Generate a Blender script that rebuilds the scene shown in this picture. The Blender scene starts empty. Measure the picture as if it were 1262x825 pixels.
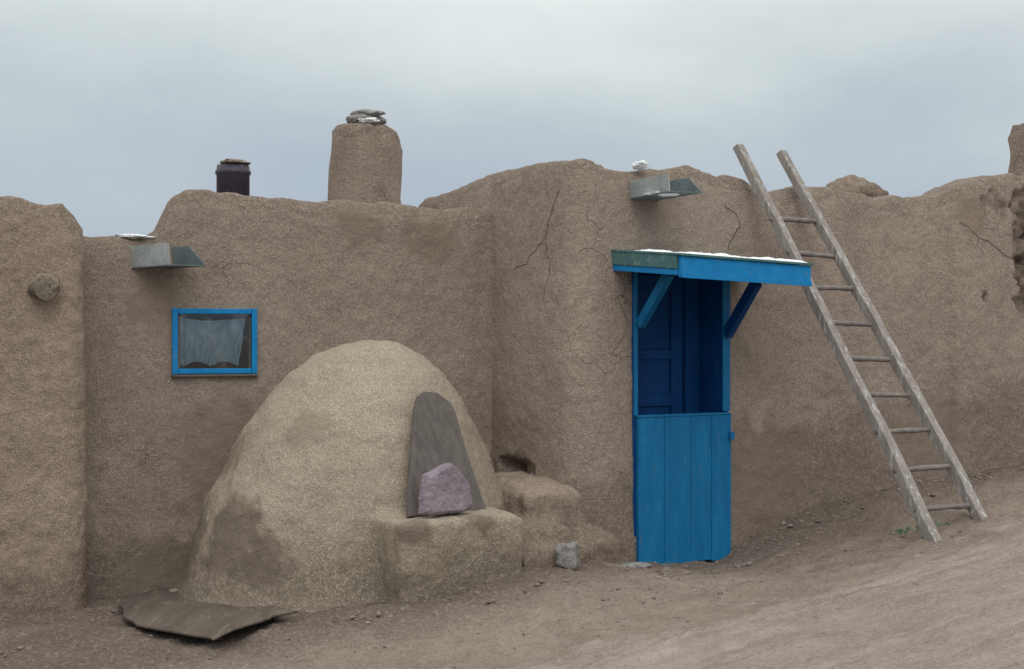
import bpy, bmesh, math, random
import numpy as np
from mathutils import Vector, Matrix, noise
random.seed(7); np.random.seed(7)
S=bpy.context.scene
COL=S.collection
S.view_settings.view_transform='Standard'
S.view_settings.look='None'
S.view_settings.exposure=0

# ------------------------------------------------------------ helpers
def V(*a): return Vector(a)
def fbm(p,o=4): return noise.fractal(p,1.0,2.0,o,noise_basis='PERLIN_ORIGINAL')
def link(o,parent=None):
    COL.objects.link(o)
    if parent is not None: o.parent=parent
    return o
def empty(name):
    e=bpy.data.objects.new(name,None); COL.objects.link(e); e.empty_display_size=.2; return e
def mesh_obj(name,verts,faces,mat=None,parent=None,smooth=False,recalc=True):
    m=bpy.data.meshes.new(name); m.from_pydata([tuple(v) for v in verts],[],faces)
    if recalc:
        bm=bmesh.new(); bm.from_mesh(m); bmesh.ops.recalc_face_normals(bm,faces=bm.faces); bm.to_mesh(m); bm.free()
    if smooth: m.polygons.foreach_set('use_smooth',[True]*len(m.polygons))
    if mat: m.materials.append(mat)
    o=bpy.data.objects.new(name,m); return link(o,parent)

class Frame:
    def __init__(s,o,u,n): s.o=Vector(o); s.u=Vector(u).normalized(); s.n=Vector(n).normalized()
    def P(s,t,out,z): return Vector((s.o.x+s.u.x*t+s.n.x*out, s.o.y+s.u.y*t+s.n.y*out, z))
FAC=Frame((.39,8.6,0),(.866,.5,0),(.5,-.866,0))
WA=Frame((-.114,9.47,0),(-.943,-.333,0),(.333,-.943,0))
LB=Frame((-2.46,8.2,0),(-.943,-.333,0),(.333,-.943,0))

def hexa(name,P,mat,parent=None,bevel=.004,wob=0):
    bm=bmesh.new(); vs=[bm.verts.new(p) for p in P]
    for f in ((0,1,2,3),(4,5,6,7),(0,1,5,4),(1,2,6,5),(2,3,7,6),(3,0,4,7)): bm.faces.new([vs[i] for i in f])
    bmesh.ops.recalc_face_normals(bm,faces=bm.faces)
    if bevel>0: bmesh.ops.bevel(bm,geom=list(bm.edges),offset=bevel,segments=2,affect='EDGES',profile=.6)
    m=bpy.data.meshes.new(name); bm.to_mesh(m); bm.free()
    if mat: m.materials.append(mat)
    return link(bpy.data.objects.new(name,m),parent)
def fbox(name,F,t0,t1,o0,o1,z0,z1,mat,parent=None,bevel=.004,dz=0):
    return hexa(name,[F.P(t0,o0,z0),F.P(t1,o0,z0+dz),F.P(t1,o1,z0+dz),F.P(t0,o1,z0),
                      F.P(t0,o0,z1),F.P(t1,o0,z1+dz),F.P(t1,o1,z1+dz),F.P(t0,o1,z1)],mat,parent,bevel)
def beam(name,a,b,w,h,mat,parent=None,up=V(0,0,1),bevel=.004):
    a=Vector(a);b=Vector(b);d=(b-a).normalized(); s=d.cross(up).normalized(); t=s.cross(d).normalized()
    P=[]
    for q in (a,b):
        P+= [q-s*w/2-t*h/2,q+s*w/2-t*h/2,q+s*w/2+t*h/2,q-s*w/2+t*h/2]
    return hexa(name,P,mat,parent,bevel)

def apply_mods(o):
    dg=bpy.context.evaluated_depsgraph_get(); dg.update()
    e=o.evaluated_get(dg); m=bpy.data.meshes.new_from_object(e,depsgraph=dg)
    o.modifiers.clear(); o.data=m; return o

def displace(o,amps,pits=()):
    m=o.data; n=len(m.vertices)
    co=np.empty(n*3); m.vertices.foreach_get('co',co); co=co.reshape(-1,3)
    no=np.array([v.normal[:] for v in m.vertices])
    out=np.empty(n)
    for i in range(n):
        p=Vector(co[i]); d=0
        for sc,a,oc in amps: d+=a*fbm(p*sc,oc)
        for pt,r,dep,fl in pits:
            dv=p-pt; dv.z*=fl; q=dv.length
            if q<r*1.6:
                e=1.25-q/r+.55*fbm(p*11,3)
                if e>0: d-=dep*min(1,e*3.5)*(1+.6*fbm(p*16,3))
        out[i]=d
    co+=no*out[:,None]
    m.vertices.foreach_set('co',co.ravel()); m.update()

def organic(o,voxel=.025,smooth=8,amps=((1.3,.03,3),(6,.010,3),(22,.0035,2)),cut=(),pits=()):
    r=o.modifiers.new('r','REMESH'); r.mode='VOXEL'; r.voxel_size=voxel
    s=o.modifiers.new('s','SMOOTH'); s.factor=.5; s.iterations=smooth
    apply_mods(o); displace(o,amps,pits)
    if cut:
        for c in cut:
            b=o.modifiers.new('b','BOOLEAN'); b.object=c; b.operation='DIFFERENCE'; b.solver='EXACT'
        apply_mods(o)
        for c in cut: bpy.data.objects.remove(c)
    o.data.polygons.foreach_set('use_smooth',[True]*len(o.data.polygons))
    return o

def lathe(name,cx,cy,prof,seg,mat,parent=None,amps=None,ell=(1,1),shift=None):
    V_=[];F_=[]
    for k,(r,z) in enumerate(prof):
        sx=shift[k] if shift else 0
        for i in range(seg):
            a=2*math.pi*i/seg; V_.append((cx+sx+r*math.cos(a)*ell[0],cy+r*math.sin(a)*ell[1],z))
    for k in range(len(prof)-1):
        for i in range(seg):
            j=(i+1)%seg; F_.append((k*seg+i,k*seg+j,(k+1)*seg+j,(k+1)*seg+i))
    F_.append(tuple(range(seg))[::-1]); F_.append(tuple((len(prof)-1)*seg+i for i in range(seg)))
    o=mesh_obj(name,V_,F_,mat,parent,True)
    if amps: displace(o,amps)
    return o

# ------------------------------------------------------------ materials
class NT:
    def __init__(s,name):
        s.m=bpy.data.materials.new(name); s.m.use_nodes=True; s.t=s.m.node_tree; s.N=s.t.nodes; s.L=s.t.links
        s.b=s.N['Principled BSDF']; s.tc=s.N.new('ShaderNodeTexCoord').outputs['Object']
        s.b.inputs['Specular IOR Level'].default_value=.2
    def sock(s,inp,v):
        if isinstance(v,bpy.types.NodeSocket): s.L.new(v,inp)
        else: inp.default_value=v
    def mapping(s,scale,src=None,rot=(0,0,0),loc=(0,0,0)):
        n=s.N.new('ShaderNodeMapping'); s.L.new(src or s.tc,n.inputs[0]); n.inputs['Scale'].default_value=scale; n.inputs['Rotation'].default_value=rot; n.inputs['Location'].default_value=loc; return n.outputs[0]
    def noise(s,scale,detail=4,rough=.55,src=None,dist=0):
        n=s.N.new('ShaderNodeTexNoise'); s.L.new(src or s.tc,n.inputs['Vector']); n.inputs['Scale'].default_value=scale; n.inputs['Detail'].default_value=detail; n.inputs['Roughness'].default_value=rough; n.inputs['Distortion'].default_value=dist; return n.outputs['Fac']
    def voro(s,scale,feat='F1',src=None,rand=1):
        n=s.N.new('ShaderNodeTexVoronoi'); n.feature=feat; s.L.new(src or s.tc,n.inputs['Vector']); n.inputs['Scale'].default_value=scale; n.inputs['Randomness'].default_value=rand; return n.outputs['Distance']
    def ramp(s,f,a,b,lo=0.,hi=1.):
        n=s.N.new('ShaderNodeMapRange'); s.sock(n.inputs[0],f); n.inputs[1].default_value=a; n.inputs[2].default_value=b; n.inputs[3].default_value=lo; n.inputs[4].default_value=hi; n.clamp=True; return n.outputs[0]
    def math(s,op,a,b=0.):
        n=s.N.new('ShaderNodeMath'); n.operation=op; s.sock(n.inputs[0],a); s.sock(n.inputs[1],b); return n.outputs[0]
    def vm(s,op,a,b=None):
        n=s.N.new('ShaderNodeVectorMath'); n.operation=op; s.sock(n.inputs[0],a)
        if b is not None: s.sock(n.inputs[1],b)
        return n
    def addm(s,a,k_,b):
        n=s.N.new('ShaderNodeMath'); n.operation='MULTIPLY_ADD'; s.sock(n.inputs[0],a); n.inputs[1].default_value=k_; s.sock(n.inputs[2],b); return n.outputs[0]
    def mix(s,f,a,b,mode='MIX'):
        n=s.N.new('ShaderNodeMix'); n.data_type='RGBA'; n.blend_type=mode; s.sock(n.inputs[0],f)
        for i,v in ((6,a),(7,b)):
            s.sock(n.inputs[i], v if isinstance(v,bpy.types.NodeSocket) else (*v,1))
        return n.outputs[2]
    def bump(s,h,dist=1.,strength=1.):
        n=s.N.new('ShaderNodeBump'); s.L.new(h,n.inputs['Height']); n.inputs['Distance'].default_value=dist; n.inputs['Strength'].default_value=strength
        return n.outputs[0]
    def xyz(s,src=None):
        n=s.N.new('ShaderNodeSeparateXYZ'); s.L.new(src or s.tc,n.inputs[0]); return n.outputs
    def near(s,pt,r0,r1):
        n=s.N.new('ShaderNodeVectorMath'); n.operation='DISTANCE'; s.L.new(s.tc,n.inputs[0]); n.inputs[1].default_value=pt
        return s.ramp(n.outputs['Value'],r0,r1,1,0)
    def planed(s,o,nrm,src=None):
        a=s.vm('SUBTRACT',src or s.tc,tuple(o)); b=s.vm('DOT_PRODUCT',a.outputs[0],tuple(nrm)); return b.outputs['Value']
    def out(s,col,rough=.9,nrm=None,metal=0.):
        s.sock(s.b.inputs['Base Color'],col if isinstance(col,bpy.types.NodeSocket) else (*col,1)); s.sock(s.b.inputs['Roughness'],rough); s.sock(s.b.inputs['Metallic'],metal)
        if nrm: s.L.new(nrm,s.b.inputs['Normal'])
        return s.m

def adobe(name,c1,c2,dark,crack=.5,straw=.5,top=True,basez=.3,stain=.4,patches=(),crackpts=(),slope=0,lines=(),thr=.60):
    k=NT(name)
    big=k.noise(1.1,5,.6); med=k.noise(6,4,.65)
    col=k.mix(k.ramp(big,.35,.65),c1,c2)
    col=k.mix(k.ramp(med,.4,.72,0,.35),col,[c*.72 for c in c1])
    st=k.noise(1,4,.6,k.mapping((3.2,3.2,.45)))
    col=k.mix(k.ramp(st,.50,.72,0,stain),col,[c*.55 for c in c1])
    X=k.xyz(); z=k.addm(X[0],-slope,X[2])
    zz=k.addm(big,-.4,k.addm(med,-.5,z))
    col=k.mix(k.ramp(zz,basez-.50,basez-.34,.68,0),col,dark)
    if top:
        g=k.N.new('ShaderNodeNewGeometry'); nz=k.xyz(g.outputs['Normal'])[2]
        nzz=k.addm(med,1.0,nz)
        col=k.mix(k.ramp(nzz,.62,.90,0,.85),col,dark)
    gr=k.noise(120,3,.75); gr2=k.noise(38,3,.7)
    col=k.mix(k.ramp(gr,.36,.58,.65,0),col,[c*.45 for c in c1])
    col=k.mix(k.ramp(gr,.55,.72,0,.65),col,[min(1,c*1.45) for c in c2])
    col=k.mix(k.ramp(gr2,.5,.7,0,.35),col,[min(1,c*1.28) for c in c2])
    for i,(sc,rot) in enumerate((((130,38,38),(0,.5,.5)),((38,38,130),(.6,.5,.1)))):
        vv=k.voro(1,'F1',k.mapping(sc,rot=rot))
        fm=k.math('MULTIPLY',k.ramp(vv,.14,.24,straw,0),k.ramp(med if i else big,.42,.58))
        col=k.mix(fm,col,(.57,.52,.42))
    h=k.addm(gr,.004,k.addm(gr2,.008,k.math('MULTIPLY',med,.014)))
    if crack>0:
        cn=k.N.new('ShaderNodeTexNoise'); k.L.new(k.tc,cn.inputs['Vector']); cn.inputs['Scale'].default_value=4; cn.inputs['Detail'].default_value=4
        w=k.N.new('ShaderNodeVectorMath'); w.operation='MULTIPLY_ADD'; k.L.new(cn.outputs['Color'],w.inputs[0]); w.inputs[1].default_value=(.35,.35,.35); k.L.new(k.tc,w.inputs[2])
        e=k.voro(2.4,'DISTANCE_TO_EDGE',w.outputs[0])
        mk=k.ramp(k.noise(1.0,2,.6,k.mapping((1,1,1),loc=(4,8,3))),thr,thr+.1)
        for pt,rad in crackpts: mk=k.math('MAXIMUM',mk,k.near(pt,rad*.5,rad))
        mk=k.math('MULTIPLY',mk,k.ramp(gr2,.35,.5,.35,1))
        c=k.math('MULTIPLY',k.ramp(e,0,.0065,1,0),mk)
        for (o,u,pl,wd) in lines:     # individual long cracks, measured along the wall (u) and up it (z)
            w2=k.N.new('ShaderNodeVectorMath'); w2.operation='MULTIPLY_ADD'
            cn2=k.N.new('ShaderNodeTexNoise'); k.L.new(k.tc,cn2.inputs['Vector']); cn2.inputs['Scale'].default_value=7; cn2.inputs['Detail'].default_value=5
            k.L.new(cn2.outputs['Color'],w2.inputs[0]); w2.inputs[1].default_value=(.14,.14,.14)
            k.L.new(k.vm('SUBTRACT',k.tc,(.07,.07,.07)).outputs[0],w2.inputs[2])
            rr_=k.planed(o,u,w2.outputs[0]); zc=k.xyz(w2.outputs[0])[2]
            cb=k.N.new('ShaderNodeCombineXYZ'); k.L.new(rr_,cb.inputs[0]); k.L.new(zc,cb.inputs[1])
            dm=None
            for (a,b) in zip(pl[:-1],pl[1:]):
                A_=Vector((a[0],a[1],0)); BA=Vector((b[0]-a[0],b[1]-a[1],0))
                pa=k.vm('SUBTRACT',cb.outputs[0],tuple(A_)).outputs[0]
                hh=k.vm('DOT_PRODUCT',pa,tuple(BA/BA.length_squared)).outputs['Value']; hh=k.ramp(hh,0,1)
                s_=k.N.new('ShaderNodeVectorMath'); s_.operation='SCALE'; s_.inputs[0].default_value=tuple(BA); k.L.new(hh,s_.inputs['Scale'])
                dd=k.vm('LENGTH',k.vm('SUBTRACT',pa,s_.outputs[0]).outputs[0]).outputs['Value']
                dm=dd if dm is None else k.math('MINIMUM',dm,dd)
            mid=Vector(o)+Vector(u)*((pl[0][0]+pl[-1][0])/2); mid.z=(pl[0][1]+pl[-1][1])/2
            cc=k.math('MULTIPLY',k.ramp(dm,wd*.35,wd,1,0),k.near(tuple(mid),.55,.75))
            c=k.math('MAXIMUM',c,k.math('MULTIPLY',cc,k.ramp(gr2,.30,.45,.3,1)))
        col=k.mix(k.math('MULTIPLY',c,crack),col,[q*.35 for q in dark])
        h=k.addm(c,-.007,h)
    for (pt,r,cc) in patches:
        pm=k.addm(med,1.7,k.near(pt,r*.3,r*1.3))
        pm=k.math('MULTIPLY',k.ramp(pm,1.15,1.5),k.near(pt,r,r*1.6))
        col=k.mix(k.math('MULTIPLY',pm,.72),col,cc)
    return k.out(col,.95,k.bump(h))

C1=(.292,.233,.190); C2=(.350,.284,.233); DK=(.138,.105,.083)
RETU=(-.5,.866,0)
M_wall=adobe('adobe_plaster',C1,C2,DK,basez=.58,slope=.19,crack=.6,
   patches=(((3.84,10.54,2.45),.17,(.085,.065,.05)),((3.80,10.52,2.12),.12,(.09,.07,.052)),((3.83,10.52,1.85),.12,(.085,.065,.05)),((3.40,10.26,1.87),.03,(.03,.022,.018)),  # last patch: darkness inside the hole put into the colour
            ((.06,9.18,.75),.13,(.09,.068,.052)),((1.62,9.25,.7),.45,(.205,.16,.128)),((3.3,10.22,2.45),.2,(.23,.175,.138)),((.9,8.85,2.45),.2,(.21,.162,.13)),((2.9,10.0,.9),.4,(.22,.172,.138))),  # first patch: crevice darkness above the bench put into the colour
   crackpts=(((3.5,10.3,2.3),.3),),
   lines=(((.39,8.6,0),RETU,((.20,2.50),(.33,2.25),(.50,2.11),(.70,2.02)),.0075),
          ((.39,8.6,0),RETU,((.36,2.24),(.30,2.02),(.38,1.80)),.005),
          ((.39,8.6,0),(.866,.5,0),((1.13,2.42),(1.24,2.30),(1.17,2.16)),.006),
          ((.39,8.6,0),(.866,.5,0),((3.2,2.40),(3.42,2.28),(3.75,2.17)),.008)))
M_wallA=adobe('adobe_plaster_room',(.272,.220,.178),(.322,.264,.215),DK,basez=.34,crack=.35,
   patches=(((-.5,9.25,2.2),.22,(.195,.152,.12)),((-.95,9.1,2.3),.2,(.195,.152,.12)),((-1.75,8.85,.8),.45,(.19,.15,.12)),((-2.2,8.7,1.8),.2,(.215,.17,.135)),((-2.1,8.68,.15),.3,(.165,.13,.102))))
M_wallL=adobe('adobe_plaster_neighbour',(.292,.224,.173),(.345,.270,.212),DK,crack=.38,basez=.26,thr=.56)
M_oven=adobe('oven_clay',(.312,.258,.198),(.368,.308,.240),(.115,.09,.07),crack=.3,straw=.8,top=False,basez=.47,slope=.09,
             patches=(((-1.60,8.02,.46),.27,(.13,.102,.08)),((-1.36,7.84,.36),.17,(.13,.102,.08)),((-.15,7.72,.60),.13,(.13,.10,.075)),((-.50,7.55,.58),.13,(.14,.108,.083)),((-1.70,8.35,.95),.24,(.19,.15,.115)),((-1.88,8.45,.35),.32,(.135,.105,.082)),((-1.2,8.05,1.1),.16,(.23,.185,.14))))
M_bench=adobe('bench_clay',(.275,.215,.17),(.33,.265,.21),(.12,.09,.07),crack=.3,top=False,basez=.55)
M_stub=adobe('chimney_clay',(.275,.213,.172),(.325,.258,.21),(.12,.088,.068),crack=.2,basez=2.0)

def simple(name,c1,c2,rough=.8,scale=6,stretch=(1,1,1),bump=.003,wear=None,wearamt=.5,metal=0,fine=60):
    k=NT(name); mp=k.mapping(stretch)
    a=k.noise(scale,5,.65,mp); f=k.noise(fine,3,.7,mp)
    col=k.mix(k.ramp(a,.35,.65),c1,c2)
    col=k.mix(k.ramp(f,.4,.7,0,.4),col,[c*.55 for c in c1])
    if wear:
        w=k.noise(scale*2.3,6,.7,k.mapping(stretch,loc=(3,5,1)))
        col=k.mix(k.ramp(w,wearamt,wearamt+.1,0,.8),col,wear)
    return k.out(col,rough,k.bump(k.addm(f,bump,k.math('MULTIPLY',a,bump*2))),metal)
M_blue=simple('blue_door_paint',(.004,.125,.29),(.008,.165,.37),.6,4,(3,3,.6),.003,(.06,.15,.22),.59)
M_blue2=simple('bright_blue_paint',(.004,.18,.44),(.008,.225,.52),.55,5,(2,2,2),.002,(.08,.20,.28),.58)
M_blue_shade=simple('shaded_blue_paint',(.002,.045,.17),(.003,.065,.22),.6,4,(2,2,.7),.002)  # darker copy of the blue: recess and underside shade put into the colour
M_green=simple('green_flashing',(.05,.13,.135),(.09,.19,.185),.55,7,(1,1,1),.002,(.25,.30,.29),.56)
M_metal=simple('galvanised_metal',(.27,.30,.30),(.39,.42,.415),.55,7,(1,1,1),.001,(.16,.19,.18),.58,metal=.15)
M_metal_shade=simple('galvanised_metal_shaded',(.11,.14,.145),(.17,.20,.20),.6,7,(1,1,1),.001,metal=.15)  # darker copy of the spout metal, shade of the trough painted in
M_pipe=simple('stovepipe_iron',(.050,.044,.062),(.078,.068,.090),.5,5,(1,1,1),.002,(.10,.08,.08),.6,metal=.2)
M_wood=simple('weathered_wood',(.26,.23,.205),(.38,.345,.315),.85,3,(6,6,1.2),.006,(.64,.635,.635),.545)
M_rung=simple('rung_wood',(.16,.14,.125),(.26,.23,.21),.85,6,(3,3,3),.004)
M_log=simple('log_end_wood',(.20,.165,.13),(.29,.245,.19),.9,8,(2,2,2),.006,(.07,.055,.045),.50)
M_board=simple('grey_board_wood',(.125,.108,.098),(.185,.162,.147),.9,3,(9,9,.9),.006,(.27,.245,.22),.62)
M_sheet=simple('old_plywood',(.09,.072,.058),(.15,.122,.098),.85,3,(3,.7,3),.006,(.23,.20,.165),.58)
M_purple=simple('purple_stone',(.20,.163,.19),(.275,.225,.255),.85,5,(1,1,1),.008,(.34,.29,.31),.60)
M_grey=simple('grey_stone',(.20,.19,.18),(.30,.29,.275),.85,7,(1,1,1),.01,(.42,.41,.40),.6)
M_snow=simple('snow',(.78,.80,.83),(.85,.86,.87),.7,9,(1,1,1),.006)
M_dark=simple('unlit_room_black',(.012,.014,.016),(.02,.022,.025),.9)  # near-black colour paints the darkness of the room
M_curtain=simple('curtain_cloth',(.42,.52,.57),(.56,.65,.69),.9,8,(3,3,1),.004)
M_weed=simple('weed_green',(.03,.16,.07),(.05,.22,.10),.8)
k=NT('window_glass'); k.N.remove(k.b)
tr=k.N.new('ShaderNodeBsdfTransparent'); tr.inputs[0].default_value=(.86,.92,.94,1)
gl=k.N.new('ShaderNodeBsdfGlossy'); gl.inputs['Roughness'].default_value=.08
mx=k.N.new('ShaderNodeMixShader'); lw=k.N.new('ShaderNodeFresnel'); lw.inputs[0].default_value=1.5
k.L.new(k.math('ADD',lw.outputs[0],k.ramp(k.noise(9,4),.5,.7,.02,.12)),mx.inputs[0]); k.L.new(tr.outputs[0],mx.inputs[1]); k.L.new(gl.outputs[0],mx.inputs[2])
k.L.new(mx.outputs[0],[n for n in k.N if n.type=='OUTPUT_MATERIAL'][0].inputs[0]); M_glass=k.m

def soil(name,c1,c2,dark,light,track=False):
    k=NT(name)
    a=k.noise(.9,5,.62); b=k.noise(5,5,.7); f=k.noise(40,4,.75); g=k.noise(130,3,.75)
    col=k.mix(k.ramp(a,.36,.64),c1,c2)
    h=k.addm(g,.005,k.addm(f,.014,k.math('MULTIPLY',b,.035)))
    if track:
        mp=k.mapping((1,1,1),rot=(0,0,-.563))
        t=k.noise(1,5,.65,k.mapping((.35,5.5,1),mp))
        col=k.mix(k.ramp(t,.42,.62,0,.6),col,light)
        t2=k.noise(1,5,.7,k.mapping((.5,12,1),mp,loc=(4,4,0)))
        col=k.mix(k.ramp(t2,.52,.68,0,.6),col,dark)
        h=k.addm(t2,-.03,h)
    else:
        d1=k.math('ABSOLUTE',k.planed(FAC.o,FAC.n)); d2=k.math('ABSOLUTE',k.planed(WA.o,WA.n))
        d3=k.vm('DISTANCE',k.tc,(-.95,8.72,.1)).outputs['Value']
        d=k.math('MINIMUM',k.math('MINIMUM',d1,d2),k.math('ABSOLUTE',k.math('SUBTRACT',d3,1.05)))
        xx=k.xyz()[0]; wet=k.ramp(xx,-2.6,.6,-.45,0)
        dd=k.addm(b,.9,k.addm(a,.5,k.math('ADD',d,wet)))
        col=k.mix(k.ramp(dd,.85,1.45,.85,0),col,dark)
    col=k.mix(k.ramp(b,.42,.7,0,.55),col,dark)
    col=k.mix(k.ramp(f,.5,.72,0,.6),col,light)
    col=k.mix(k.ramp(f,.28,.46,.7,0),col,dark)
    col=k.mix(k.ramp(g,.55,.7,0,.6),col,light)
    col=k.mix(k.ramp(g,.3,.45,.6,0),col,[c*.7 for c in dark])
    return k.out(col,.96,k.bump(h))
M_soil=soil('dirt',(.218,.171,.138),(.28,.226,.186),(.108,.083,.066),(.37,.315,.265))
M_road=soil('road_dirt',(.252,.208,.178),(.298,.253,.217),(.155,.125,.105),(.40,.35,.305),True)
M_clod=simple('gravel_stone',(.15,.12,.10),(.29,.245,.21),.95,3,(1,1,1),.004)

# ------------------------------------------------------------ terrain
ctrl=np.array([(-2.9,8.05,-.03),(-2.46,8.15,.02),(-2.5,8.7,0),(-1.9,8.2,.03),(-1.9,9.0,.05),(-.9,7.6,.115),(-.9,9.2,.15),(.02,7.85,.255),(.3,8.3,.25),(.39,8.5,.245),
 (.8,8.8,.19),(1.35,9.05,.17),(1.5,9.25,.29),(2.0,9.5,.44),(2.7,9.9,.545),(3.8,10.5,.65),(2.5,8.3,.40),(2.84,8.57,.48),(2.9,8.07,.50),(1.9,8.6,.30),(1.3,8.4,.19),
 (.9,8.2,.20),(1.08,7.05,.22),(.21,6.37,.10),(1.76,4.9,.33),(-2.3,6.5,-.04),(-1,6.3,.03),(-6,-3,-.25),(-7,12,-.2),(8,-3,.75),(8,12,1.0),(0,0,0),(0,12,.25),(-6,6,-.15),(7,7,.95),(5,10.5,.8)])
def U(r2): return np.where(r2>0,r2*np.log(np.maximum(r2,1e-12)),0)
n=len(ctrl); K=U(((ctrl[:,None,:2]-ctrl[None,:,:2])**2).sum(-1))+np.eye(n)*.05
Pm=np.c_[np.ones(n),ctrl[:,:2]]; A=np.zeros((n+3,n+3)); A[:n,:n]=K; A[:n,n:]=Pm; A[n:,:n]=Pm.T
W=np.linalg.solve(A,np.r_[ctrl[:,2],0,0,0])
def gbase(x,y):
    x=np.clip(np.atleast_1d(x).astype(float),-7,8); y=np.clip(np.atleast_1d(y).astype(float),-3,12)
    r=U((x[:,None]-ctrl[None,:,0])**2+(y[:,None]-ctrl[None,:,1])**2)
    return r@W[:n]+W[n]+W[n+1]*x+W[n+2]*y
def G(x,y): return float(gbase(x,y)[0])
RD=np.array((.845,.534)); RD/=np.linalg.norm(RD); RN=np.array((RD[1],-RD[0])); RO=np.array((.21,6.37))-RN*.38
def roadb(x,y): return (x-RO[0])*RN[0]+(y-RO[1])*RN[1]
def ax(lo,hi,step,ext):
    c=list(np.arange(lo,hi,step)); d=step; a=[];q=hi
    while q<ext: a.append(q); d*=1.35; q+=d
    d=step;b=[];q=lo-step
    while q>-ext: b.append(q); d*=1.35; q-=d
    return np.array(b[::-1]+c+a)
def grid_obj(name,X,Y,fn,mat):
    xx,yy=np.meshgrid(X,Y); xs,ys,zs=fn(xx.ravel(),yy.ravel())
    nx=len(X);ny=len(Y); I=np.arange(nx*ny).reshape(ny,nx)
    F_=np.stack([I[:-1,:-1],I[:-1,1:],I[1:,1:],I[1:,:-1]],-1).reshape(-1,4)
    m=bpy.data.meshes.new(name); m.from_pydata(np.c_[xs,ys,zs].tolist(),[],F_.tolist())
    m.polygons.foreach_set('use_smooth',[True]*len(m.polygons)); m.materials.append(mat)
    return link(bpy.data.objects.new(name,m))
def fn_ground(x,y):
    z=gbase(x,y)
    for i in range(len(x)):
        if -5<x[i]<6 and 4<y[i]<12:
            b=roadb(x[i],y[i]); p=Vector((x[i],y[i],0))
            rough=1 if b<0 else .5
            z[i]+=.02*fbm(p*1.7,3)+rough*(.026*fbm(p*6,3)+.014*abs(fbm(p*17,3))+.008*fbm(p*45,2))
    b=roadb(x,y); z-=.05*np.clip((b-.45)/.4,0,1)*np.clip((4.6-b)/.4,0,1)
    return x,y,z
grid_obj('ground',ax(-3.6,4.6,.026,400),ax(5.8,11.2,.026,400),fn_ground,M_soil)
def fn_road(a,b):
    x=RO[0]+RD[0]*a+RN[0]*b; y=RO[1]+RD[1]*a+RN[1]*b; z=gbase(x,y)
    for i in range(len(x)):
        p=Vector((x[i],y[i],0)); e=b[i]+.34*fbm(p*1.2,3)+.22*fbm(p*5,4)
        prof=min(1,max(0,(e+.10)/.6)); prof=prof*prof*(3-2*prof)
        far=min(1,max(0,(4.7-b[i])/.4))
        z[i]+=.02*fbm(p*1.7,3)-.05+.068*prof*far-.02*(1-far)
        if -6<a[i]<7 and prof>0:
            q=Vector((a[i]*.7,b[i]*5,0)); z[i]+=.016*fbm(q,3)+.012*fbm(p*14,3)+.008*fbm(p*45,2)
    return x,y,z
grid_obj('dirt_road',ax(-5,5.2,.03,60),np.r_[np.arange(-.6,2.6,.03),np.arange(2.7,5,.2)],fn_road,M_road)

# ------------------------------------------------------------ walls
house=empty('adobe_house')
def ribbon(name,F_pts,thick,mat,parent,batter=.07,zb=-.6,rd=.09):
    Vv=[];Ff=[];N=7
    for (x,y,z,ix,iy) in F_pts:
        def q(o,zz): return (x+ix*o,y+iy*o,zz)
        Vv+=[q(-batter,zb),q(-batter*.4,z*.45),q(0,z-rd),q(rd*.7,z),q(thick-rd*.8,z-.01),q(thick,z-rd),q(thick,zb)]
    for i in range(len(F_pts)-1):
        for k_ in range(N): Ff.append((i*N+k_,i*N+(k_+1)%N,(i+1)*N+(k_+1)%N,(i+1)*N+k_))
    Ff.append(tuple(range(N))); Ff.append(tuple((len(F_pts)-1)*N+i for i in range(N)))
    return mesh_obj(name,Vv,Ff,mat,parent)
def interp(xs,zs,x): return float(np.interp(x,xs,zs))
rr=[0,.3,.69,1.23,1.59,2.17,2.6,4.2]; rz=[2.68,2.69,2.70,2.69,2.65,2.60,2.40,2.35]
tt=[0,.056,.203,.353,.537,.852,1.21,1.38,1.50,1.58,1.66,1.76,2.01,2.457,2.92,3.12,3.41,3.8,3.94,4.5,8]
tz=[2.69,2.69,2.65,2.61,2.645,2.67,2.65,2.60,2.55,2.46,2.48,2.59,2.61,2.57,2.575,2.63,2.72,2.80,2.78,2.85,2.8]
pts=[]
inR=(.866,.5); inF=(-.5,.866)
R=.16
for r in np.arange(4.2,R-.01,-.12):
    pts.append((.39-.5*r,8.6+.866*r,interp(rr,rz,r)+.02*fbm(V(r*3,2,0),3),*inR))
cx,cy=.39-.5*R+.866*R, 8.6+.866*R+.5*R
for a in np.linspace(0,1,7)[1:-1]:
    ang=a*math.pi/2
    ox=-inR[0]*math.cos(ang)-inF[0]*math.sin(ang); oy=-inR[1]*math.cos(ang)-inF[1]*math.sin(ang)
    pts.append((cx+ox*R,cy+oy*R,2.685,-ox,-oy))
for t in np.arange(R,8,.06):
    off=.06 if t>3.12 else 0
    p=FAC.P(t,off,0)
    pts.append((p.x,p.y,interp(tt,tz,t)+.045*fbm(V(t*5,7,0),4),*inF))
fw=ribbon('facade_wall',pts,.42,M_wall,house)
cut=fbox('c',FAC,.405,1.12,-.8,.5,-.2,2.05,None,None,0)
pits=[(V(3.82,10.50,2.50),.17,.06,1),(V(3.78,10.50,2.25),.12,.055,1),(V(3.76,10.5,2.05),.10,.055,1),(V(3.80,10.5,1.85),.11,.055,1),(V(3.50,10.33,2.52),.10,.03,1),(V(3.40,10.27,1.87),.028,.06,1),
      (V(.12,9.08,.75),.12,.045,2.6),(V(-.0,9.25,.76),.11,.045,2.6)]
organic(fw,.022,6,((1.1,.012,3),(5,.007,3),(20,.004,3)),[cut],pits)
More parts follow.
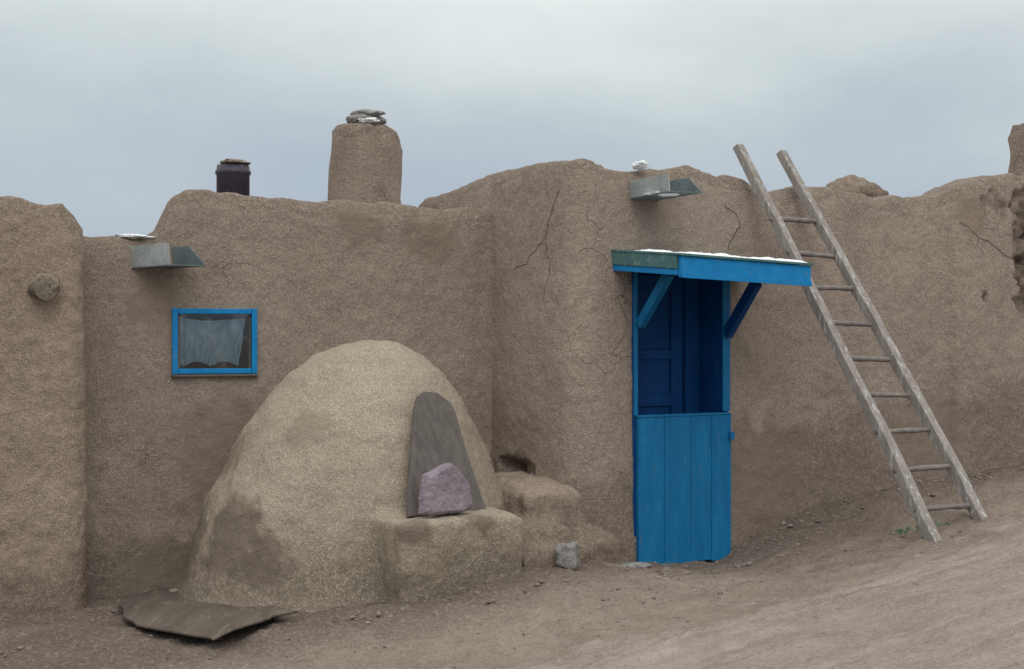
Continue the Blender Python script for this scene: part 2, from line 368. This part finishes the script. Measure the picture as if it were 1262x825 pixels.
wx=[-.4,0,.613,1.149,1.664,1.989,2.087,2.161,2.21,2.615,4.5]; wz=[2.42,2.435,2.457,2.468,2.487,2.515,2.46,2.32,2.22,2.21,2.2]
pts=[]
for w in np.arange(-.35,4.4,.05):
    p=WA.P(w,0,0); pts.append((p.x,p.y,interp(wx,wz,w)+.04*fbm(V(w*4.5,3,0),4),-WA.n.x,-WA.n.y))
wa=ribbon('window_wall',pts,.4,M_wallA,house,batter=.05)
cut=fbox('c',WA,1.615,2.075,-.2,.4,1.385,1.735,None,None,0)
organic(wa,.022,5,((1.1,.012,3),(5,.007,3),(20,.004,3)),[cut])
nb=empty('adobe_house.001')
lx=[-.02,.03,.09,.2,.42,.8,3]; lz=[2.22,2.29,2.34,2.36,2.385,2.39,2.40]
pts=[]
for r in np.arange(2.4,.15,-.12):
    pts.append((LB.o.x-.333*r,LB.o.y+.943*r,2.28,-.943,-.333))
for a in np.linspace(0,1,5)[1:-1]:
    ang=a*math.pi/2; i1=(-.943,-.333); i2=(-.333,.943); Rr=.12
    cx,cy=LB.o.x+(i1[0]+i2[0])*Rr, LB.o.y+(i1[1]+i2[1])*Rr
    ox=-i1[0]*math.cos(ang)-i2[0]*math.sin(ang); oy=-i1[1]*math.cos(ang)-i2[1]*math.sin(ang)
    pts.append((cx+ox*Rr,cy+oy*Rr,2.31,-ox,-oy))
for w in np.arange(.12,3.6,.05):
    p=LB.P(w,0,0); pts.append((p.x,p.y,interp(lx,lz,w)+.035*fbm(V(w*6,1,0),4),-LB.n.x,-LB.n.y))
lw_=ribbon('front_wall',pts,.42,M_wallL,nb,batter=.03)
organic(lw_,.022,5,((1.3,.014,3),(6,.010,3),(20,.008,3)))
def slab(name,poly,z0,z1,mat,parent):
    nn=len(poly); Vv=[(x,y,z0) for x,y in poly]+[(x,y,z1) for x,y in poly]
    Ff=[tuple(range(nn)),tuple(range(nn,2*nn))]+[(i,(i+1)%nn,nn+(i+1)%nn,nn+i) for i in range(nn)]
    return mesh_obj(name,Vv,Ff,mat,parent)
def p2(F,t,o): p=F.P(t,o,0); return (p.x,p.y)
slab('roof_deck',[p2(FAC,.25,-.25),p2(FAC,7.8,-.25),p2(FAC,7.8,-4.2),p2(FAC,.25,-4.2)],1.9,2.2,M_stub,house)
slab('low_roof_deck',[p2(WA,-.1,-.3),p2(WA,4.3,-.3),p2(WA,4.3,-3),p2(WA,-.8,-3)],1.8,2.1,M_stub,house)
slab('roof_deck',[p2(LB,.3,-.3),p2(LB,3.5,-.3),p2(LB,3.5,-2.3),p2(LB,.3,-2.3)],1.85,2.05,M_wallL,nb)
def lump(name,x,y,z,sx,sy,sz,mat,parent,seed=0,amp=.25,sub=4,ang=0,facet=False):
    bm=bmesh.new(); bmesh.ops.create_icosphere(bm,subdivisions=sub,radius=1)
    for v in bm.verts:
        p=v.co.copy(); d=1+amp*fbm(p*1.1+V(seed,seed*1.7,seed*.3),3)+amp*.3*fbm(p*4+V(seed,0,0),2)
        if facet: p=Vector([max(-.72,min(.72,c))/.72 for c in p])*.86
        p=p*d; v.co=Vector((p.x*sx,p.y*sy,p.z*sz))
    m=bpy.data.meshes.new(name); bm.to_mesh(m); bm.free(); m.materials.append(mat)
    m.polygons.foreach_set('use_smooth',[True]*len(m.polygons))
    o=bpy.data.objects.new(name,m); o.location=(x,y,z); o.rotation_euler=(0,0,ang); return link(o,parent)
lump('roof_mound',2.60,10.8,2.63,.24,.2,.17,M_bench,house,3)

# chimneys
lathe('chimney',-1.085,10.45,[(.285,2.0),(.28,2.45),(.268,2.6),(.255,2.8),(.243,2.95),(.236,3.03),(.222,3.075),(.195,3.11),(.15,3.13),(.08,3.14),(.0001,3.145)],64,M_stub,house,((2.5,.03,3),(12,.018,3)))
lathe('corner_chimney',4.24,11.5,[(.26,2.4),(.24,2.8),(.22,3.0),(.22,3.1),(.22,3.2),(.19,3.27),(.08,3.29),(.0001,3.29)],36,M_stub,house,((2.5,.04,3),(12,.02,3)))
lump('chimney_cap_stone',-1.11,10.40,3.175,.09,.08,.04,M_grey,house,1,.3)
lump('chimney_cap_stone',-1.01,10.45,3.17,.085,.08,.04,M_grey,house,2,.3)
lump('chimney_cap_stone',-1.06,10.40,3.215,.115,.07,.03,M_grey,house,4,.3)
lump('chimney_snow',-1.04,10.31,3.15,.07,.05,.018,M_snow,house,5,.5)
lathe('stovepipe',-1.965,10.02,[(.115,2.0),(.115,2.72),(.124,2.73),(.124,2.75),(.115,2.76),(.112,2.79),(.0001,2.79)],32,M_pipe,house)
lump('stovepipe_cap',-1.955,10.02,2.81,.10,.115,.022,M_log,house,6,.3)

c=LB.P(.235,0,1.873)
def log(name,a,b,r,mat,parent,seg=20,amp=.06,r2=None):
    a=Vector(a);b=Vector(b);dd=(b-a).normalized(); s=dd.cross(V(0,0,1)).normalized(); t=s.cross(dd)
    Vv=[];Ff=[];rings=10
    r2=r2 or r
    R_=[(0,.0),(0,.85)]+[(q,1) for q in np.linspace(.02,.98,rings)]+[(1,.85),(1,0)]
    L=len(R_)
    for f,rs in R_:
        for i in range(seg):
            an=2*math.pi*i/seg; rad=(r+(r2-r)*f)*rs; p=a+(b-a)*f
            q=p+s*math.cos(an)*rad+t*math.sin(an)*rad
            q+= (s*math.cos(an)+t*math.sin(an))*rad*amp*3*fbm(q*9,3)
            Vv.append(q)
    for k_ in range(L-1):
        for i in range(seg):
            j=(i+1)%seg; Ff.append((k_*seg+i,k_*seg+j,(k_+1)*seg+j,(k_+1)*seg+i))
    return mesh_obj(name,Vv,Ff,mat,parent,True)
log('viga_log_end',c-LB.n*.2,c+LB.n*.10+V(.01,0,-.01),.074,M_log,nb,24,.12)

# rain spouts
def spout(F,t,z,dr,L,h,w,tongue,parent,tilt=.0):
    e=empty('rain_spout'); e.parent=parent
    dr=Vector((dr[0],dr[1],0)).normalized(); sd=Vector((-dr.y,dr.x,0))
    if sd.x<0: sd=-sd
    o=F.P(t,0,z)
    def q(a,b,c): return o+dr*a+sd*b+V(0,0,c-tilt*a)
    th=.006; T=L+tongue
    hexa('side_plate',[q(-.15,0,0),q(L,0,0),q(L,th,0),q(-.15,th,0),q(-.15,0,h),q(L*.97,0,h),q(L*.97,th,h),q(-.15,th,h)],M_metal,e,.001)
    hexa('side_plate_inner',[q(-.15,w,0),q(T,w,0),q(T,w+th,0),q(-.15,w+th,0),q(-.15,w,h),q(L*.8,w,h*.95),q(L*.8,w+th,h*.95),q(-.15,w+th,h)],M_metal_shade,e,.001)
    hexa('trough_floor',[q(-.15,-.004,-.007),q(L,-.004,-.007),q(T,w+.01,-.007),q(-.15,w+.01,-.007),q(-.15,-.004,-.001),q(L,-.004,-.001),q(T,w+.01,-.001),q(-.15,w+.01,-.001)],M_metal_shade,e,.001)
    return e
spout(FAC,.40,2.445,(.5,-.866),.40,.105,.20,.05,house,-.02)
spout(WA,2.34,2.01,(.78,-.62),.36,.13,.20,.08,house,-.02)
lump('spout_snow',.92,8.62,2.452,.10,.12,.012,M_snow,house,9,.4)
lump('parapet_snow',.80,8.86,2.655,.05,.04,.03,M_snow,house,11,.5)
lump('parapet_snow',-2.33,8.80,2.20,.12,.08,.016,M_snow,house,12,.5)

# ------------------------------------------------------------ door
door=empty('door'); door.parent=house
fbox('left_post',FAC,.39,.425,-.26,.045,.12,2.05,M_blue_shade,door)
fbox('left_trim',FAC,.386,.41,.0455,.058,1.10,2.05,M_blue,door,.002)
fbox('right_post',FAC,1.08,1.125,-.26,.045,.12,2.05,M_blue_shade,door)
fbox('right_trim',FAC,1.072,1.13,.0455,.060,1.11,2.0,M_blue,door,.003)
fbox('lintel',FAC,.427,1.078,-.26,.04,1.99,2.06,M_blue_shade,door)
fbox('threshold',FAC,.36,1.16,-.3,.05,.05,.155,M_board,door)
pw=[.402,.60,.80,.965,1.122]
for i in range(4):
    fbox('lower_plank',FAC,pw[i]+.001,pw[i+1]-.001,.050,.078+.0015*(i%2),.165+.004*(i%3),1.088,M_blue,door,.002)
fbox('lower_leaf_back',FAC,.44,1.07,.02,.049,.17,1.08,M_blue_shade,door,.002)
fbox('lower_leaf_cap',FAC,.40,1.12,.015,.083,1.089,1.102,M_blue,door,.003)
fbox('upper_leaf',FAC,.43,1.075,-.25,-.225,.9,2.0,M_blue_shade,door,.002)
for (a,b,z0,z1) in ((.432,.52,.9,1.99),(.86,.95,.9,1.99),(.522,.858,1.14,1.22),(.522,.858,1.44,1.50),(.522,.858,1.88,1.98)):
    fbox('upper_leaf_stile',FAC,a,b,-.224,-.205,z0,z1,M_blue_shade,door,.003)
fbox('upper_leaf_edge',FAC,.955,1.07,-.224,-.18,.9,1.99,M_blue_shade,door,.003)
fbox('latch',FAC,1.10,1.135,.082,.10,.93,.98,M_blue,door,.003)
can=empty('door_canopy'); can.parent=house
T0,T1=.262,1.235
zw,zf=2.118,2.062
def cp(t,o,z): return FAC.P(t,o,z-.035*(t-T0))
def cbox(name,t0,t1,o0,o1,a,b,mat,bev=.003):
    f=lambda o: zw+(zf-zw)*o/.7
    return hexa(name,[cp(t0,o0,f(o0)-b),cp(t1,o0,f(o0)-b),cp(t1,o1,f(o1)-b),cp(t0,o1,f(o1)-b),cp(t0,o0,f(o0)-a),cp(t1,o0,f(o0)-a),cp(t1,o1,f(o1)-a),cp(t0,o1,f(o1)-a)],mat,can,bev)
cbox('roof_boards',T0+.02,T1-.02,-.05,.672,.012,.035,M_blue_shade)
cbox('roofing_sheet',T0-.015,T1+.01,-.05,.715,-.004,.010,M_green,.002)
cbox('front_fascia',T0,T1,.674,.702,.012,.135,M_blue2)
cbox('fascia_lower_strip',T0+.001,T1-.001,.703,.712,.105,.137,M_blue2,.002)
cbox('side_flashing',T0-.012,T0+.018,-.02,.672,.012,.088,M_green)
cbox('side_trim',T0-.006,T0+.018,-.02,.672,.090,.125,M_blue2)
cbox('far_side_board',T1-.018,T1+.004,-.02,.672,.012,.12,M_blue_shade)
for i,t in enumerate((.43,.75,1.08)):
    cbox('rafter',t,t+.045,-.02,.672,.037,.085,M_blue_shade)
beam('brace_near',FAC.P(.425,.065,1.66),FAC.P(.43,.36,1.97),.045,.06,M_blue,can)
beam('brace_far',FAC.P(1.10,.065,1.60),FAC.P(1.10,.36,1.93),.045,.07,M_blue_shade,can)
Vv=[];Ff=[];nt,no=110,50
for i in range(nt):
    for j in range(no):
        t=T0-.012+(T1-T0+.02)*i/(nt-1); o=.12+.594*j/(no-1)
        e=min(i,nt-1-i,)/3; e2=min(j/6,(no-1-j)/1.5); ee=min(1,e,e2)
        h=-.004+ee*(.007+.022*fbm(V(t*6,o*6,0),4))
        if i in(0,nt-1) or j in (0,no-1): h=-.004
        Vv.append(cp(t,o,zw+(zf-zw)*o/.7+.004+h))
for i in range(nt-1):
    for j in range(no-1): Ff.append((i*no+j,(i+1)*no+j,(i+1)*no+j+1,i*no+j+1))
mesh_obj('canopy_snow',Vv,Ff,M_snow,can,True)

# ------------------------------------------------------------ window
win=empty('window'); win.parent=house
a0,a1,b0,b1=1.585,2.105,1.355,1.762
fw_=.034
fbox('frame_side',WA,a0,a0+fw_,-.05,.045,b0,b1,M_blue2,win)
fbox('frame_side_far',WA,a1-fw_,a1,-.05,.045,b0,b1,M_blue2,win)
fbox('frame_top',WA,a0+fw_+.001,a1-fw_-.001,-.05,.043,b1-fw_,b1-.002,M_blue2,win)
fbox('frame_bottom',WA,a0+fw_+.001,a1-fw_-.001,-.05,.043,b0+.002,b0+fw_,M_blue2,win)
fbox('sill',WA,a0-.008,a1+.008,-.01,.05,b0-.016,b0-.002,M_board,win,.005)
g=.016
fbox('sash_side',WA,a0+fw_+.002,a0+fw_+g,-.01,.022,b0+fw_+.001,b1-fw_-.001,M_board,win,.002)
fbox('sash_side_far',WA,a1-fw_-g,a1-fw_-.002,-.01,.022,b0+fw_+.001,b1-fw_-.001,M_board,win,.002)
fbox('glass_pane',WA,a0+fw_+.004,a1-fw_-.004,.008,.012,b0+fw_,b1-fw_,M_glass,win,0)
fbox('dark_room_panel',WA,a0+.02,a1-.02,-.19,-.17,b0+.01,b1-.02,M_dark,win,0)  # flat near-black panel stands in for the unlit room
Vv=[];Ff=[];nt,no=110,30
for i in range(nt):
    for j in range(no):
        f=i/(nt-1); g2=j/(no-1); w=a0+.035+(a1-a0-.07)*(.16+.84*f-.10*(1-f)*g2)
        bot=b0+.045+.03*abs(math.sin(f*7))
        top=b1-.045-.04*max(0,.3-f)-.03*math.sin(f*3)
        z=bot+(top-bot)*g2
        o=-.034+.016*math.sin(f*38+1.5*math.sin(g2*3)+3*fbm(V(f*4,g2*2,0),2))*(.5+.5*(1-g2))+.014*fbm(V(f*9,g2*4,2),3)
        Vv.append(WA.P(w,o,z))
for i in range(nt-1):
    for j in range(no-1): Ff.append((i*no+j,(i+1)*no+j,(i+1)*no+j+1,i*no+j+1))
mesh_obj('curtain',Vv,Ff,M_curtain,win,True)

# ------------------------------------------------------------ oven
oven=empty('adobe_oven')
prof=[(1.06,-.3),(1.05,.05),(1.01,.17),(.955,.40),(.90,.6),(.785,.865),(.69,1.05),(.585,1.21),(.46,1.37),(.34,1.47),(.18,1.545),(.0001,1.57)]
sh=[-.03,-.03,-.025,-.01,0,.03,.04,.05,.06,.065,.07,.07]
dome=lathe('dome',-.955,8.72,prof,64,M_oven,oven,shift=sh)
bm=bmesh.new(); bm.from_mesh(dome.data)
def addbox(bm,c,u,v,hu,hv,z0,z1,chf=.08):
    u=Vector((*u,0));v=Vector((*v,0));c=Vector((*c,0))
    lay=((1,z0),(1,z1-chf),(1-chf/hu,z1))
    vs=[]
    for s,z in lay:
        for a,b in ((-1,-1),(1,-1),(1,1),(-1,1)): vs.append(bm.verts.new(c+u*hu*a*s+v*hv*b*s+V(0,0,z)))
    for l in (0,4):
        for i in range(4): bm.faces.new((vs[l+i],vs[l+(i+1)%4],vs[l+4+(i+1)%4],vs[l+4+i]))
    bm.faces.new(vs[0:4]); bm.faces.new(vs[8:12])
uu=(.866,.5); vv=(-.5,.866)
addbox(bm,(-.275-.5*.35,7.73+.866*.35),uu,vv,.385,.375,-.3,.612,.03)
bmesh.ops.recalc_face_normals(bm,faces=bm.faces); bm.to_mesh(dome.data); bm.free()
organic(dome,.020,6,((1.4,.022,3),(6,.009,3),(22,.004,3)))
bench=empty('adobe_bench')
def blob_mesh(name,boxes,mat,parent,vox=.022,sm=12,amps=((2,.03,3),(7,.016,3),(25,.007,3))):
    bm=bmesh.new()
    for b in boxes: addbox(bm,*b)
    bmesh.ops.recalc_face_normals(bm,faces=bm.faces)
    m=bpy.data.meshes.new(name); bm.to_mesh(m); bm.free(); m.materials.append(mat)
    o=link(bpy.data.objects.new(name,m),parent); return organic(o,vox,sm,amps)
blob_mesh('bench_mass',[((.10,8.90),uu,vv,.24,.40,-.2,.69,.05),((.08,8.45),uu,vv,.24,.20,-.2,.50,.07),((.17,8.30),uu,vv,.20,.13,-.2,.38,.07),((.42,8.70),uu,vv,.15,.20,-.2,.52,.16)],M_bench,bench,.02,12)
ct=Vector((.8,.6,0)); bb=V(-.385,7.905,.595); tp=V(-.515,8.185,1.262)
poly=[(-.245,0),(.278,0),(.262,.12),(.21,.5),(.185,.80),(.16,.90),(.075,.985),(-.01,1.0),(-.055,.96),(-.09,.85),(-.17,.45)]
axis=(tp-bb); nb_=ct.cross(axis).normalized()
if nb_.y>0: nb_=-nb_
Vv=[];nn=len(poly)
for o_ in (0,.035):
    for a,h in poly: Vv.append(bb+axis*h+ct*a-nb_*o_+nb_*.035)
Ff=[tuple(range(nn)),tuple(range(nn,2*nn))]+[(i,(i+1)%nn,nn+(i+1)%nn,nn+i) for i in range(nn)]
wb=mesh_obj('wooden_board',Vv,Ff,M_board)
b_=wb.modifiers.new('b','BEVEL'); b_.width=.005; b_.segments=2
poly=[(-.165,.02),(-.12,-.0),(.10,-.0),(.165,.03),(.155,.16),(.10,.235),(.03,.285),(-.03,.27),(-.13,.225),(-.16,.11)]
bb=V(-.365,7.79,.612); axis=V(-.05,.11,.98).normalized(); nb_=ct.cross(axis).normalized()
if nb_.y>0: nb_=-nb_
bm=bmesh.new(); rings=[]
for o_,s in ((0.0,.84),(.012,.95),(.03,1.0),(.07,1.0)):
    rings.append([bm.verts.new(bb+axis*(.13+(h-.13)*s)+ct*(a*s)-nb_*o_+nb_*.055) for a,h in poly])
for i in range(len(rings)-1):
    for j in range(len(poly)):
        k_=(j+1)%len(poly); bm.faces.new((rings[i][j],rings[i][k_],rings[i+1][k_],rings[i+1][j]))
bm.faces.new(rings[0]); bm.faces.new(rings[-1])
bmesh.ops.recalc_face_normals(bm,faces=bm.faces)
m=bpy.data.meshes.new('stone_slab'); bm.to_mesh(m); bm.free(); m.materials.append(M_purple)
st=link(bpy.data.objects.new('stone_slab',m))
r=st.modifiers.new('r','REMESH'); r.mode='VOXEL'; r.voxel_size=.006; apply_mods(st); displace(st,((5,.010,3),(22,.004,4)))

lump('rock',.315,8.17,.325,.066,.055,.078,M_grey,None,21,.35,facet=True)
lump('rock',.73,8.50,G(.73,8.50)+.01,.09,.06,.022,M_grey,None,23,.4)
lump('rock',.93,8.45,G(.93,8.45)+.01,.05,.04,.018,M_grey,None,24,.4)
lump('rock',1.02,8.35,G(1.02,8.35)+.01,.035,.03,.014,M_clod,None,25,.4)
lump('rock',-2.0,8.45,.07,.05,.04,.022,M_clod,None,26,.4)

cs=[(-2.30,8.36),(-1.93,8.60),(-1.13,7.50),(-1.47,6.98)]
Vt=[];Ff=[];nu,nv=40,50
for i in range(nu):
    for j in range(nv):
        u_=i/(nu-1); v_=j/(nv-1)
        a=Vector(cs[0]).lerp(Vector(cs[1]),u_); b=Vector(cs[3]).lerp(Vector(cs[2]),u_)
        p=a.lerp(b,v_)
        bul=.17*math.sin(math.pi*min(1,v_*1.05))*(1-u_)
        p=p+Vector((-.72,-.69))*bul
        p+=Vector((fbm(V(u_*6,v_*6,0),3),fbm(V(u_*6,v_*6,9),3)))*.018
        z=G(p.x,p.y)+.028+.045*v_**2.2*(1.1-u_*.4)+.018*math.sin(u_*3.1)+.02*(1-u_)*math.sin(v_*3)+.014*fbm(V(u_*3,v_*3,4),3)
        Vt.append((p.x,p.y,z))
for i in range(nu-1):
    for j in range(nv-1): Ff.append((i*nv+j,(i+1)*nv+j,(i+1)*nv+j+1,i*nv+j+1))
sh_=mesh_obj('wooden_sheet',Vt,Ff,M_sheet,None,True)
sm=sh_.modifiers.new('s','SOLIDIFY'); sm.thickness=.012

# ------------------------------------------------------------ ladder
lad=empty('wooden_ladder')
f1=V(2.48,8.30,.36); t1=V(1.478,9.30,2.83); f2=V(2.845,8.565,.45); t2=V(1.805,9.53,2.82)
rd=(f2-f1); rd.z=0; rd.normalize()
def rail(name,a,b,seed):
    ax_=(b-a).normalized(); s=rd; t=ax_.cross(s).normalized(); Vv=[];Ff=[];L=60
    sec=[(-1,-1),(-.7,-1.05),(.7,-1.05),(1,-1),(1.03,0),(1,1),(.7,1.05),(-.7,1.05),(-1,1),(-1.03,0)]; M=len(sec)
    for i in range(L):
        f=i/(L-1); c=a.lerp(b,f)+s*.012*fbm(V(f*3,seed,0),3)+V(.5,-.866,0)*(.012*math.sin(f*3.1))+t*.006*fbm(V(f*5,seed,4),3)
        w=.035*(1.10-.28*f)*(1+.14*fbm(V(f*9,seed,7),3)); h=.028*(1.08-.2*f)*(1+.14*fbm(V(f*9,seed,8),3))
        for (x,y) in sec: Vv.append(c+s*x*w+t*y*h)
    for i in range(L-1):
        for j in range(M): k_=(j+1)%M; Ff.append((i*M+j,i*M+k_,(i+1)*M+k_,(i+1)*M+j))
    Ff.append(tuple(range(M))); Ff.append(tuple((L-1)*M+i for i in range(M)))
    return mesh_obj(name,Vv,Ff,M_wood,lad)
rail('rail_near',f1-(t1-f1)*.02,t1,1); rail('rail_far',f2-(t2-f2)*.02,t2,5)
for i in range(9):
    f=.085+.0895*i
    a=f1.lerp(t1,f); zr=a.z; f2_=(zr-f2.z)/(t2.z-f2.z); b=f2.lerp(t2,f2_)
    b.z+=random.uniform(-.015,.015)
    dd=(b-a).normalized()
    log('rung',a-dd*.035,b+dd*(.05+.03*random.random()),.018,M_rung,lad,10,.14,r2=.015)

# ------------------------------------------------------------ gravel / clods
Vv=[];Ff=[]
bmi=bmesh.new(); bmesh.ops.create_icosphere(bmi,subdivisions=2,radius=1)
iv=[v.co.copy() for v in bmi.verts]; bmi.verts.index_update(); fi=[tuple(v.index for v in f.verts) for f in bmi.faces]; bmi.free()
def scatter(x,y,s):
    base=len(Vv); z=G(x,y)+.02*fbm(V(x,y,0)*1.7,3)+.002; sd=random.random()*100; an=random.random()*6.28
    ca,sa=math.cos(an),math.sin(an); sx,sy,sz=s*random.uniform(.7,1.4),s*random.uniform(.7,1.2),s*random.uniform(.4,.8)
    for p in iv:
        d=1+.45*noise.noise(p*1.3+V(sd,0,0)); q=Vector((p.x*sx*d,p.y*sy*d,p.z*sz*d))
        Vv.append((x+q.x*ca-q.y*sa,y+q.x*sa+q.y*ca,z+q.z))
    for f in fi: Ff.append(tuple(base+i for i in f))
for _ in range(1100):
    t=random.uniform(-3.5,4.5); o=abs(random.gauss(0,.5))+.02
    if random.random()<.55: p=FAC.P(max(t,.1),o,0)
    else: p=WA.P(random.uniform(0,3.0),abs(random.gauss(0,.9))+.05,0)
    scatter(p.x,p.y,random.choice((.005,.006,.008,.01,.012,.018)))
for _ in range(1500):
    scatter(random.uniform(-3.2,4.2),random.uniform(5.9,8.6),random.choice((.003,.004,.005,.006,.009)))
for _ in range(50):
    scatter(random.uniform(-.9,.6),random.gauss(7.5,.12),random.choice((.008,.012,.018)))
mesh_obj('gravel',Vv,Ff,M_clod,None,True,recalc=False)
Vv=[];Ff=[]
for _ in range(260):
    x=random.uniform(-3,3.6); y=random.uniform(6.6,9.2); z=G(x,y)+.018; an=random.random()*3.14; l=random.uniform(.02,.07); w=.0018
    dx,dy=math.cos(an)*l,math.sin(an)*l; b=len(Vv)
    Vv+=[(x-dy/l*w,y+dx/l*w,z),(x+dy/l*w,y-dx/l*w,z),(x+dx,y+dy,z+.006),(x+dx/2,y+dy/2,z+.006)]
    Ff+=[(b,b+1,b+2),(b,b+1,b+3),(b+1,b+2,b+3),(b,b+2,b+3)]
mesh_obj('straw_litter',Vv,Ff,M_log,None,recalc=False)
Vv=[];Ff=[]
for _ in range(90):
    x=random.gauss(2.46,.10); y=random.gauss(8.62,.05); z=G(x,y)+.01; an=random.random()*6.28; l=random.uniform(.01,.035); b=len(Vv)
    Vv+=[(x-.004,y,z),(x+.004,y,z),(x+math.cos(an)*l,y+math.sin(an)*l,z+l*.7)]; Ff.append((b,b+1,b+2))
mesh_obj('weeds',Vv,Ff,M_weed,None,recalc=False)

# ------------------------------------------------------------ world, sun, camera
w=bpy.data.worlds.new('World'); S.world=w; w.use_nodes=True; nt=w.node_tree; N=nt.nodes; L=nt.links
bg=N['Background']
to_sun=Vector((.15,-.75,.95)).normalized(); el=math.asin(to_sun.z); az=math.atan2(to_sun.x,to_sun.y)
sky=N.new('ShaderNodeTexSky'); sky.sky_type='NISHITA'; sky.sun_disc=False; sky.sun_elevation=el; sky.sun_rotation=az
tc=N.new('ShaderNodeTexCoord'); sep=N.new('ShaderNodeSeparateXYZ'); L.new(tc.outputs['Generated'],sep.inputs[0])
mp=N.new('ShaderNodeMapping'); L.new(tc.outputs['Generated'],mp.inputs[0]); mp.inputs['Scale'].default_value=(1,1,2.2)
nz=N.new('ShaderNodeTexNoise'); L.new(mp.outputs[0],nz.inputs['Vector']); nz.inputs['Scale'].default_value=3.2; nz.inputs['Detail'].default_value=6; nz.inputs['Roughness'].default_value=.55
ad=N.new('ShaderNodeMath'); ad.operation='MULTIPLY_ADD'; L.new(nz.outputs['Fac'],ad.inputs[0]); ad.inputs[1].default_value=.22
sb=N.new('ShaderNodeMath'); sb.operation='SUBTRACT'; L.new(sep.outputs[2],sb.inputs[0]); sb.inputs[1].default_value=.095; L.new(sb.outputs[0],ad.inputs[2])
cr=N.new('ShaderNodeValToRGB'); L.new(ad.outputs[0],cr.inputs[0]); e=cr.color_ramp.elements
e[0].position=0; e[0].color=(.37,.435,.53,1); e[1].position=1; e[1].color=(1.9,1.9,1.88,1)
for p,c in ((.09,(.43,.50,.585,1)),(.15,(.51,.575,.625,1)),(.23,(.70,.77,.76,1)),(.5,(1.25,1.27,1.25,1))):
    q=e.new(p); q.color=c
sc=N.new('ShaderNodeVectorMath'); sc.operation='SCALE'; L.new(cr.outputs[0],sc.inputs[0]); sc.inputs['Scale'].default_value=10.0
mx=N.new('ShaderNodeMix'); mx.data_type='RGBA'; mx.inputs[0].default_value=.95; L.new(sky.outputs[0],mx.inputs[6]); L.new(sc.outputs[0],mx.inputs[7])
L.new(mx.outputs[2],bg.inputs[0]); bg.inputs[1].default_value=.1
sd=bpy.data.lights.new('sun','SUN'); sd.energy=.8; sd.angle=math.radians(30); sd.color=(1,.975,.94)
so=bpy.data.objects.new('sun',sd); so.rotation_euler=(-to_sun).to_track_quat('-Z','Y').to_euler(); so.location=(0,0,20); link(so)
cd=bpy.data.cameras.new('camera'); cd.lens=50; cd.sensor_width=36; cd.clip_end=2000; cd.clip_start=.05
co=bpy.data.objects.new('camera',cd); co.location=(0,0,1.6); co.rotation_euler=(math.radians(90),0,0); link(co); S.camera=co
